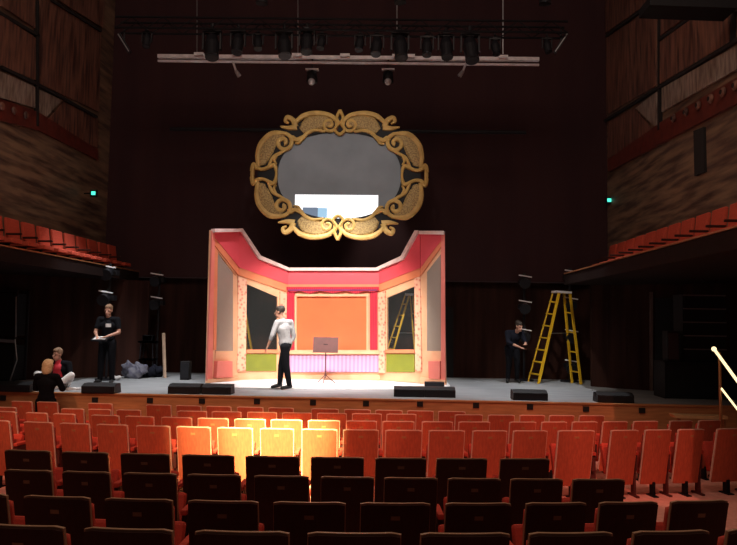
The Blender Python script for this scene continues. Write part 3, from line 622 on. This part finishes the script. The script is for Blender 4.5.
# right: big cases and rack
t, w, h = box_thing('flight_case', 'large black equipment case under the amplifier rack on the right', 'flight case', 667, 722, 363, 399, .6)
b = BM()
for z in (.03, h - .02): box(b, (0, -.01, z), (w, .03, .03))
for x in (-w / 2 + .015, w / 2 - .015): box(b, (x, -.01, h / 2), (.03, .03, h))
obj('corner_trim', b, 'grey_metal' if False else 'gear', t)
casetop = h; cb = t.location.copy()
t2, w2, h2 = box_thing('flight_case', 'large black equipment case at the far right stage edge', 'flight case', 727, 752, 366, 400, .5)
rk = thing('equipment_rack', 'tall black rack of ribbed units standing on the flight case', 'rack', (PY(701, 362, cb.y + .3).x, cb.y + .12, h))
rw = 41 / F * (cb.y + .1); rh = 66 / F * (cb.y + .1)
obj('cabinet', bx((0, .25, rh / 2), (rw, .5, rh)), 'case', rk)
for i in range(5):
    b = BM(); box(b, (0, -.01, (i + .5) * rh / 5), (rw * .93, .03, rh / 5 * .82)); u = obj('rack_unit', b, 'gear', rk)
    b = BM(); box(b, (0, -.03, (i + 1) * rh / 5 - .02), (rw, .03, .025)); obj('unit_trim', b, mat('dim_trim', (.22, .22, .23), .4), u)
lsx = PY(672.5, 350, cb.y + .1).x
ls = thing('small_loudspeaker', 'small dark loudspeaker standing left of the tall rack', 'loudspeaker', (lsx, cb.y + .05, h)); lh = 30 / F * cb.y
obj('cabinet', bx((0, .14, lh / 2), (.24, .28, lh), None, .01), 'case', ls); obj('grille', bx((0, -.005, lh / 2), (.2, .01, lh * .85)), mat('brown_grille', (.06, .03, .03), .7), ls)
# left rack frame
Yr = 15.4
rb = at(4, 0, Yr)
t = thing('metal_frame_rack', 'tall dark metal frame holding equipment at the far left of the stage', 'rack', rb)
x0, x1 = -.5, .30
for x in (x0, x1):
    for y in (0, .5): b = BM(); tube(b, (x, y, 0), (x, y, 2.05), .025, n=8); obj('post', b, 'gear', t)
for z in (.05, .95, 2.03):
    for y in (0, .5): b = BM(); tube(b, (x0, y, z), (x1, y, z), .02, n=8); obj('crossbar', b, 'gear', t)
obj('lower_cabinet', bx((-.1, .25, .42), (.75, .45, .78)), 'case', t); obj('upper_cabinet', bx((-.1, .25, 1.5), (.75, .4, .95)), 'case', t)
b = BM(); bar(b, (x0, -.03, .95), (x1, -.03, .90), .04, .07); obj('silver_shelf', b, 'grey_metal', t)
b = BM(); tube(b, (x1 + .02, -.05, .95), (x1 + .12, -.1, .5), .015, n=6); tube(b, (x1 + .12, -.1, .5), (x1 - .02, -.1, .02), .015, n=6); tube(b, (x1, -.05, 1.9), (x1 + .04, -.05, 1.0), .012, n=6); obj('cable', b, 'grey_metal', t)
# pale timber, bundle, stand behind the standing person
a = PY(165, 375, 17.2); a.z = 0; b = BM(); bar(b, a, PY(163.5, 333, 17.3), .06, .05); tag(obj('timber_plank', b, 'whitepaint'), 'pale narrow timber standing upright against the dark wing on the left', 'timber')
def blob(name, label, cat, c, rs, m, seed, n=5):
    random.seed(seed); bm = BM()
    for i in range(n):
        p = Vector((random.uniform(-1, 1) * rs[0], random.uniform(-1, 1) * rs[1], rs[2] * random.uniform(.3, .7)))
        bmesh.ops.create_icosphere(bm, subdivisions=3, radius=1, matrix=Matrix.Translation(Vector(c) + p) @ Matrix.Diagonal((rs[0] * .7, rs[1] * .8, rs[2] * random.uniform(.35, .6), 1)))
    for v in bm.verts:
        v.co += Vector((math.sin(v.co.z * 31 + v.co.x * 17), math.cos(v.co.x * 23), math.sin(v.co.x * 29 + v.co.y * 13))) * rs[2] * .08; v.co.z = max(v.co.z, .004)
    return tag(obj(name, bm, m, None, True), label, cat)
c = at(137, 0, 17.0); blob('cloth_bundle', 'crumpled grey-blue cloth bundle on the stage floor left of the timber', 'cloth', c, (.25, .15, .36), 'greycloth', 3)
c = at(155, 0, 17.3); blob('cable_heap', 'dark blue heap of coiled cable beside the timber', 'cable', c, (.2, .13, .26), 'navy', 5)
c = at(120, 0, 16.3); blob('white_rag', 'small white rag on the floor behind the standing person in black', 'rag', c, (.10, .07, .12), 'whitecloth', 8, 3)
# low tables / stands of gear beneath the booms
for px, lab in ((93, 'dark equipment stand behind the left shoulder of the person in black'), (150, 'dark equipment stand between the bundle and the timber')):
    c = at(px, 0, 17.6); t = thing('equipment_stand', lab, 'stand', c)
    for s in (-1, 1):
        for y in (-.12, .12): b = BM(); tube(b, (s * .18, y, 0), (s * .15, y, .85), .015, n=6); obj('leg', b, 'gear', t); obj('top_shelf', bx((0, 0, .86), (.42, .32, .04)), 'gear', t); obj('lower_shelf', bx((0, 0, .42), (.38, .3, .03)), 'gear', t); obj('device', bx((0, 0, .96), (.26, .2, .15), None, .02), 'gear', t)

# music stand
b0 = PZ(325, 383.5, .02)
t = thing('music_stand', 'dark red-brown music stand on thin pole before the orange screen', 'music stand', b0)
sc = F / b0.y; hz = (383.5 - 337.5) / sc; rot = Matrix.Rotation(-.2, 3, 'X')
b = BM(); box(b, (0, -.02, hz - .18), (25 / sc, .012, 15.5 / sc), rot); box(b, (0, -.07, hz - .35), (25 / sc, .07, .012)); obj('desk', b, 'stand', t)
b = BM(); tube(b, (0, .03, .12), (0, .01, hz - .2), .013, n=8); obj('pole', b, 'stand', t)
b = BM(); box(b, (0, .0, hz - .2), (.1, .05, .08)); obj('desk_clamp', b, 'black', t)
for k2 in range(3):
    an = k2 * 2.094 + .4; b = BM(); tube(b, (0, .03, .2), (.24 * math.cos(an), .03 + .24 * math.sin(an), .008), .009, n=6); obj('leg', b, 'stand', t)

# handrail at right
Yh = 12.3
h0 = PY(713.5, 348, Yh)
t = thing('illuminated_handrail', 'glowing sloping stair handrail at the right edge of the photo', 'handrail', PY(720, 420, Yh))
def hl(p): return p - t.location
pa = PY(714, 349, Yh); pb = PY(752, 401, 11.2); b = BM(); tube(b, hl(pa), hl(pb), .024, .024, 12); bmesh.ops.create_uvsphere(b, u_segments=12, v_segments=8, radius=.042, matrix=Matrix.Translation(hl(pa))); obj('top_rail', b, 'railglow', t, True)
pa = PY(721, 388, Yh); pb = PY(752, 428, 11.3); b = BM(); tube(b, hl(pa), hl(pb), .017, n=12); obj('lower_rail', b, 'railglow', t, True)
pp = PY(719.5, 352, Yh); b = BM(); tube(b, hl(pp), hl(Vector((pp.x, pp.y, -.95))), .025, n=10); obj('post', b, 'railmetal', t, True)
lg = sl([PY(674, 415, 12.6), PY(728, 416.5, 12.6), PY(728, 419.5, 12.6), PY(676, 418, 12.6)], (0, .25, 0)); t = tag(obj('wooden_ledge', lg, 'beige'), 'pale wooden ledge rail before the stage front on the right', 'ledge')
for px in (679, 724):
    p = PY(px, 418, 12.7); b = BM(); box(b, (p.x, p.y, (p.z - .95) / 2), (.04, .06, p.z + .95)); obj('post', b, 'railmetal', t)

# ---------------------------------------------------------------- people
def caps(bm, a, ra, b, rb, n=12):
    a = Vector(a); b = Vector(b)
    tube(bm, a, b, ra, rb, n)
    for c, r in ((a, ra), (b, rb)): bmesh.ops.create_uvsphere(bm, u_segments=n, v_segments=8, radius=r, matrix=Matrix.Translation(c))
def ell(bm, c, r, rot=None):
    m = Matrix.Translation(Vector(c)) @ ((rot.to_4x4()) if rot is not None else Matrix.Identity(4)) @ Matrix.Diagonal((*r, 1))
    bmesh.ops.create_uvsphere(bm, u_segments=16, v_segments=12, radius=1, matrix=m)
def fuse(name, bm, m, parent, vox=.011, it=4):
    me = bpy.data.meshes.new(name + '_src'); bm.to_mesh(me); bm.free()
    o = bpy.data.objects.new(name + '_tmp', me); C.objects.link(o)
    r = o.modifiers.new('r', 'REMESH'); r.mode = 'VOXEL'; r.voxel_size = vox
    s = o.modifiers.new('s', 'SMOOTH'); s.factor = .5; s.iterations = it
    dg = bpy.context.evaluated_depsgraph_get(); me2 = bpy.data.meshes.new_from_object(o.evaluated_get(dg)); me2.name = name
    bpy.data.objects.remove(o); bpy.data.meshes.remove(me)
    me2.materials.clear(); me2.materials.append(M[m])
    for p in me2.polygons: p.use_smooth = True
    o = bpy.data.objects.new(name, me2); C.objects.link(o); o.parent = parent; return o
def person(label, base, J, face, shirt, trouser, hair, sleeve='long', hairlen=0, logo=False, jacket=None, rz=0, shoes='shoe', spread=.022):
    t = thing('person', label, 'person', base, rz)
    V = {k_: Vector(v) for k_, v in J.items()}; f = Vector(face).normalized(); up = Vector((0, 0, 1)); sd = f.cross(up).normalized()
    hc = V['head']; hr = Matrix((sd, f, up)).transposed()
    b = BM()
    ell(b, hc + up * .025 - f * .01, (.076, .095, .105), hr); ell(b, hc + f * .022 - up * .05, (.055, .066, .07), hr)
    caps(b, hc + f * .088 + up * .012, .011, hc + f * .112 - up * .02, .015); 
    for s in (-1, 1): ell(b, hc + sd * s * .078 - up * .005 - f * .005, (.010, .018, .032), hr); ell(b, hc + sd * s * .032 + f * .072 + up * .03, (.022, .014, .008), hr)
    ell(b, hc + f * .084 - up * .055, (.024, .010, .007), hr)
    caps(b, V['neck'] - up * .03, .062, hc - up * .04, .052)
    caps(b, V['pelvis'], .125, V['waist'], .115); caps(b, V['waist'], .115, V['chest'], .135)
    dsh = V['shR'] - V['shL']
    caps(b, V['shL'] + dsh * .12, .062, V['shR'] - dsh * .12, .062); caps(b, V['chest'] + dsh * -.18, .10, V['chest'] + dsh * .18, .10)
    for s in 'LR':
        caps(b, V['sh' + s], .052, V['el' + s], .040); caps(b, V['el' + s], .040, V['wr' + s], .026)
        caps(b, V['hip' + s], .088, V['kn' + s], .060); caps(b, V['kn' + s], .058, V['an' + s], .038)
        caps(b, V['an' + s] - up * .02, .036, V['toe' + s], .030)
        # hand
        wd = (V['wr' + s] - V['el' + s]).normalized(); acr = wd.cross(Vector((0, 0, 1)) if abs(wd.z) < .8 else f).normalized()
        cur = Vector(J.get('curl' + s, tuple(f))).normalized()
        pm = V['wr' + s] + wd * .085
        for i in (-1, 0, 1): caps(b, V['wr' + s] + acr * i * .012, .017, pm + acr * i * .024, .014, 8)
        for i, ln in enumerate((.066, .078, .074, .058)):
            o_ = acr * (i - 1.5) * spread; k1 = pm + o_ + wd * ln * .5 + cur * ln * .1; k3 = k1 + wd * ln * .3 + cur * ln * .4
            caps(b, pm + o_, .0098, k1, .009, 8); caps(b, k1, .009, k3, .0078, 8)
        th0 = V['wr' + s] + wd * .03 - acr * .028; th1 = th0 + wd * .03 - acr * .028 + cur * .01; caps(b, th0, .012, th1, .010, 8); caps(b, th1, .010, th1 + wd * .032 + cur * .012, .009, 8)
    body = fuse('body', b, 'skin', t, .0075, 3)
    for s in (-1, 1):
        e = BM(); bmesh.ops.create_uvsphere(e, u_segments=10, v_segments=8, radius=.011, matrix=Matrix.Translation(hc + sd * s * .032 + f * .078 + up * .012)); obj('eye', e, 'eye', t, True)
    e = BM(); ell(e, hc + f * .091 - up * .055, (.020, .006, .006), hr); obj('mouth', e, 'lips', t, True)
    # shirt
    b = BM(); lw = V['pelvis'].lerp(V['waist'], .35)
    ell(b, lw, (.165, .165, .09)) if False else None
    caps(b, lw - dsh * .08, .128, lw + dsh * .08, .128); caps(b, lw, .135, V['waist'], .132); caps(b, V['waist'], .132, V['chest'], .150)
    caps(b, V['chest'] + dsh * -.2, .112, V['chest'] + dsh * .2, .112); caps(b, V['shL'] + dsh * .1, .070, V['shR'] - dsh * .1, .070)
    caps(b, (V['shL'] + V['shR']) / 2, .075, V['neck'] - up * .015, .062)
    for s in 'LR':
        e = V['el' + s]; w_ = V['wr' + s]; k0 = V['sh' + s]
        if sleeve == 'short': caps(b, k0, .068, k0.lerp(e, .62), .062)
        elif sleeve == 'rolled': caps(b, k0, .066, e, .055); caps(b, e, .055, e.lerp(w_, .35), .048)
        else: caps(b, k0, .066, e, .055); caps(b, e, .055, e.lerp(w_, .93), .042)
    sh = fuse('jacket' if jacket else 'shirt', b, shirt, t, .011, 4)
    if jacket:   # open front: coloured panel showing between the lapels
        b = BM(); caps(b, V['waist'] + f * .035, .122, V['chest'] + f * .04 + up * .02, .125); caps(b, V['chest'] + f * .03, .11, V['neck'] + f * .03, .062); fuse('scarf_and_top', b, jacket, t, .011, 3)
    b = BM(); hp = (V['hipR'] - V['hipL'])
    caps(b, V['hipL'], .108, V['hipR'], .108); caps(b, V['pelvis'], .13, V['pelvis'].lerp(V['waist'], .5), .122)
    for s in 'LR': caps(b, V['hip' + s], .104, V['kn' + s], .076); caps(b, V['kn' + s], .076, V['kn' + s].lerp(V['an' + s], .95), .056)
    fuse('trousers', b, trouser, t, .011, 4)
    for s in 'LR':
        b = BM(); d = (V['toe' + s] - V['an' + s]); caps(b, V['an' + s] - up * .015 - d * .12, .046, V['toe' + s], .036); ell(b, V['toe' + s] - d * .35, (.047, .047, .035)); 
        o = fuse('shoe', b, shoes, t, .009, 2)
    b = BM(); ell(b, hc + up * .045 - f * .022, (.086, .098, .098), hr); ell(b, hc + up * .09 + f * .02, (.07, .075, .045), hr)
    if hairlen: ell(b, hc - f * .04 - up * .05, (.098, .085, .13), hr); ell(b, hc + up * .02 - f * .025, (.104, .095, .10), hr)
    for s in (-1, 1): caps(b, hc + sd * s * .072 - f * .02 + up * .03, .018, hc + sd * s * .074 - f * .02 - up * (.02 + .08 * hairlen), .014)
    # cut hair in front of the face
    ho = fuse('hair', b, hair, t, .009, 2)
    bm2 = bmesh.new(); bm2.from_mesh(ho.data)
    kill = [v for v in bm2.verts if (v.co - hc).dot(f) > .058 and (v.co - hc).dot(up) < .062]
    bmesh.ops.delete(bm2, geom=kill, context='VERTS'); bm2.to_mesh(ho.data); bm2.free()
    if logo:
        n_ = bx(V['chest'] + f * .148 - sd * .06 + up * .05, (.11, .012, .065), hr, .004); obj('chest_logo', n_, 'whitecloth', t)
    return t
# walking man (faces left)
bs = PZ(283.5, 389.5, 0)
person('man walking left across the stage in pale grey shirt and dark trousers', bs,
 dict(head=(-.12, 0, 1.64), neck=(-.06, 0, 1.49), chest=(-.03, 0, 1.28), waist=(0, 0, 1.08), pelvis=(.02, 0, .95),
      shL=(-.15, -.13, 1.42), shR=(.10, .13, 1.42), elL=(-.23, -.20, 1.15), elR=(.17, .16, 1.13), wrL=(-.33, -.14, .93), wrR=(.11, .12, .90),
      hipL=(.02, -.09, .90), hipR=(.02, .09, .90), knL=(.06, -.09, .50), knR=(-.07, .10, .50), anL=(.14, -.09, .09), anR=(-.10, .10, .10), toeL=(-.02, -.10, .042), toeR=(-.26, .11, .042), curlL=(0, .6, -.6), curlR=(-1, -.3, 0)),
 (-1, .12, -.16), 'shirtgrey', 'blackcloth', 'hairdark', 'rolled')
# standing person left, faces the camera, holding papers
bs = PZ(106, 384, 0)
p = person('person in black T-shirt with chest logo standing on the left of the stage holding papers', bs,
 dict(head=(.0, -.03, 1.62), neck=(0, 0, 1.48), chest=(0, 0, 1.28), waist=(0, 0, 1.08), pelvis=(0, 0, .95),
      shL=(.20, 0, 1.42), shR=(-.20, 0, 1.42), elL=(.27, -.06, 1.14), elR=(-.25, -.08, 1.14), wrL=(.10, -.27, 1.06), wrR=(-.12, -.29, 1.04),
      hipL=(.09, 0, .90), hipR=(-.09, 0, .90), knL=(.12, -.02, .50), knR=(-.12, -.02, .50), anL=(.13, 0, .09), anR=(-.14, 0, .09), toeL=(.17, -.17, .042), toeR=(-.18, -.17, .042), curlL=(-1, 0, .3), curlR=(1, 0, .3)),
 (0, -1, -.25), 'blackcloth', 'blackcloth', 'hairbrown', 'short', logo=True)
b = BM(); box(b, bs + Vector((-.03, -.33, 1.00)), (.34, .22, .035), Matrix.Rotation(.35, 3, 'X'), .005); fo = tag(obj('paper_folder', b, 'gear'), 'dark clipboard held by the person in black T-shirt', 'clipboard')
b = BM(); box(b, bs + Vector((-.03, -.333, 1.021)), (.26, .17, .008), Matrix.Rotation(.35, 3, 'X')); obj('paper_sheets', b, 'whitecloth', fo)
# crouched worker at right (bent over)
bs = PZ(514, 383, 0)
person('worker in dark clothes bending forward beside the yellow ladder', bs,
 dict(head=(.10, -.16, 1.40), neck=(.05, -.08, 1.30), chest=(.0, 0, 1.14), waist=(-.02, .06, .98), pelvis=(-.03, .10, .88),
      shL=(.18, -.05, 1.24), shR=(-.17, -.02, 1.24), elL=(.24, -.22, 1.02), elR=(-.17, -.20, 1.0), wrL=(.20, -.42, .98), wrR=(.07, -.36, .90),
      hipL=(.06, .09, .85), hipR=(-.12, .09, .85), knL=(.08, 0, .47), knR=(-.12, .02, .47), anL=(.09, .08, .09), anR=(-.14, .08, .09), toeL=(.12, -.09, .042), toeR=(-.18, -.09, .042), curlL=(-1, 0, 0), curlR=(1, 0, 0)),
 (.5, -1, -.5), 'navy', 'blackcloth', 'hairdark', 'rolled')
# blonde person standing on the auditorium floor, back to camera
bs = PY(46, 400, 12.95); bs.z = rows['H'][0] - .934
person('blonde person in black top seen from behind, leaning on the stage edge at left', bs,
 dict(head=(.0, .04, 1.50), neck=(0, 0, 1.37), chest=(0, 0, 1.18), waist=(0, 0, 1.0), pelvis=(0, 0, .88),
      shL=(-.18, 0, 1.31), shR=(.18, 0, 1.31), elL=(-.26, .10, 1.08), elR=(.26, .10, 1.08), wrL=(-.16, .30, 1.06), wrR=(.15, .30, 1.06),
      hipL=(-.09, 0, .84), hipR=(.09, 0, .84), knL=(-.10, 0, .47), knR=(.10, 0, .47), anL=(-.1, 0, .09), anR=(.1, 0, .09), toeL=(-.12, .17, .042), toeR=(.12, .17, .042), curlL=(1, .3, 0), curlR=(-1, .3, 0)),
 (.35, 1, 0), 'blackcloth', 'blackcloth', 'hairblond', 'long', hairlen=1)
# seated person cross-legged on the stage edge, facing camera
bs = PY(59, 391, 14.15); bs.z = 0
person('person with brown hair and red scarf sitting cross-legged on the stage edge', bs,
 dict(head=(-.04, -.06, .70), neck=(-.02, 0, .58), chest=(0, .02, .40), waist=(0, .05, .22), pelvis=(0, .08, .13),
      shL=(.18, 0, .51), shR=(-.20, 0, .51), elL=(.26, -.08, .28), elR=(-.28, -.08, .28), wrL=(.14, -.26, .21), wrR=(-.16, -.26, .21),
      hipL=(.10, .06, .12), hipR=(-.10, .06, .12), knL=(.32, -.18, .29), knR=(-.38, -.16, .30), anL=(.08, -.34, .08), anR=(-.10, -.34, .08), toeL=(-.04, -.42, .045), toeR=(-.24, -.42, .045), curlL=(-1, 0, -.3), curlR=(1, 0, -.3)),
 (-.3, -1, -.15), 'blackcloth', 'whitecloth', 'hairbrown', 'long', jacket='redshirt', shoes='whitecloth')
b = BM(); p0 = PZ(73, 389.5, 0); box(b, p0 + Vector((0.02, .0, .02)), (.24, .2, .035), None, .004); tag(obj('paper_pad', b, 'whitecloth'), 'white pad of paper on the stage edge beside the seated person', 'paper')

# ---------------------------------------------------------------- lights
def spot(loc_, tgt, energy, ang, blend, col, size=.1):
    l = bpy.data.lights.new('Spot', 'SPOT'); l.energy = energy; l.spot_size = math.radians(ang * 2); l.spot_blend = blend; l.color = col; l.shadow_soft_size = size
    o = bpy.data.objects.new('spot', l); C.objects.link(o); o.location = loc_; o.rotation_euler = (Vector(tgt) - Vector(loc_)).to_track_quat('-Z', 'Y').to_euler(); return o
def area(loc_, tgt, energy, sx, sy, col):
    l = bpy.data.lights.new('Area', 'AREA'); l.shape = 'RECTANGLE'; l.size = sx; l.size_y = sy; l.energy = energy; l.color = col
    o = bpy.data.objects.new('area', l); C.objects.link(o); o.location = loc_; o.rotation_euler = (Vector(tgt) - Vector(loc_)).to_track_quat('-Z', 'Y').to_euler(); return o
SX = SET.location.x
spot((SX - 1.5, 7.5, 8), (SX, 16.6, 1.3), 4600, 13, .5, (1, .93, .84), .15)
spot((SX + 2, 7.5, 8), (SX, 16.6, 1.3), 4600, 13, .5, (1, .93, .84), .15)
for x in (-5.8, -3.4, -1.0, 1.3, 3.3): spot((x, 14.4, 6.9), (x * 1.05, 15.6, 0), 1500 if x < -4 else 1000, 25, .7, (.95, .97, 1), .1)
spot((SX, 14.9, 6.9), (SX, 15.9, 0), 1700, 18, .6, (1, .96, .92), .1)
spot((SX + .5, 7, 7), (cm.x, cm.y, cm.z), 950, 14, .6, (1, .93, .82), .2)
spot((2.2, 12.8, 6.9), (3.8, 17.2, .8), 650, 14, .6, (1, .95, .85), .1)
spot((-4.0, 9.5, 8), (-6.2, 15.2, .5), 1000, 12, .6, (1, .95, .9), .1)
spot((SX + 1.2, 17.8, 6.9), (SX + 1.2, 18.0, 0), 600, 20, .6, (1, .95, .85), .1)
for x in (-6.5, -3.9, -1.3, 1.3, 3.9, 6.5): spot((x, 3.0, 8.0), (x, 11.2, -.4), 1500 if x < 6 else 3000, 10.5, .25, (1, .46, .28) if x < 0 else (1, .34, .25), .05)
spot((-1.3, 3.0, 8.0), (-1.50, 9.8, -.2), 46000, 5.4, .6, (1, 1, .45), .03)
spot((-1.9, 3.0, 8.0), (-1.95, 9.8, -.2), 26000, 6.6, .8, (1, .88, .42), .03)
area((0, 10, 9), (0, 5, 0), 150, 12, 3, (1, .7, .5))  # unseen dim fill added to catch the seat tops
area((-1, 3, 10.5), (-1, 18, 5), 460, 10, 4, (1, .75, .62))  # unseen overhead fill added to lift the dim walls
w = bpy.data.worlds.new('World'); bpy.context.scene.world = w; w.use_nodes = True
w.node_tree.nodes['Background'].inputs[0].default_value = (.9, .6, .55, 1); w.node_tree.nodes['Background'].inputs[1].default_value = .035

cam = bpy.data.cameras.new('Camera'); cam.sensor_width = 36; cam.lens = F / 737 * 36; cam.clip_end = 200
co = bpy.data.objects.new('Camera', cam); C.objects.link(co); co.matrix_world = Matrix.Translation(EYE) @ R.to_4x4()
sc_ = bpy.context.scene; sc_.camera = co
sc_.view_settings.view_transform = 'Standard'; sc_.view_settings.look = 'None'; sc_.view_settings.gamma = 1; sc_.view_settings.use_curve_mapping = False; sc_.view_settings.exposure = 0
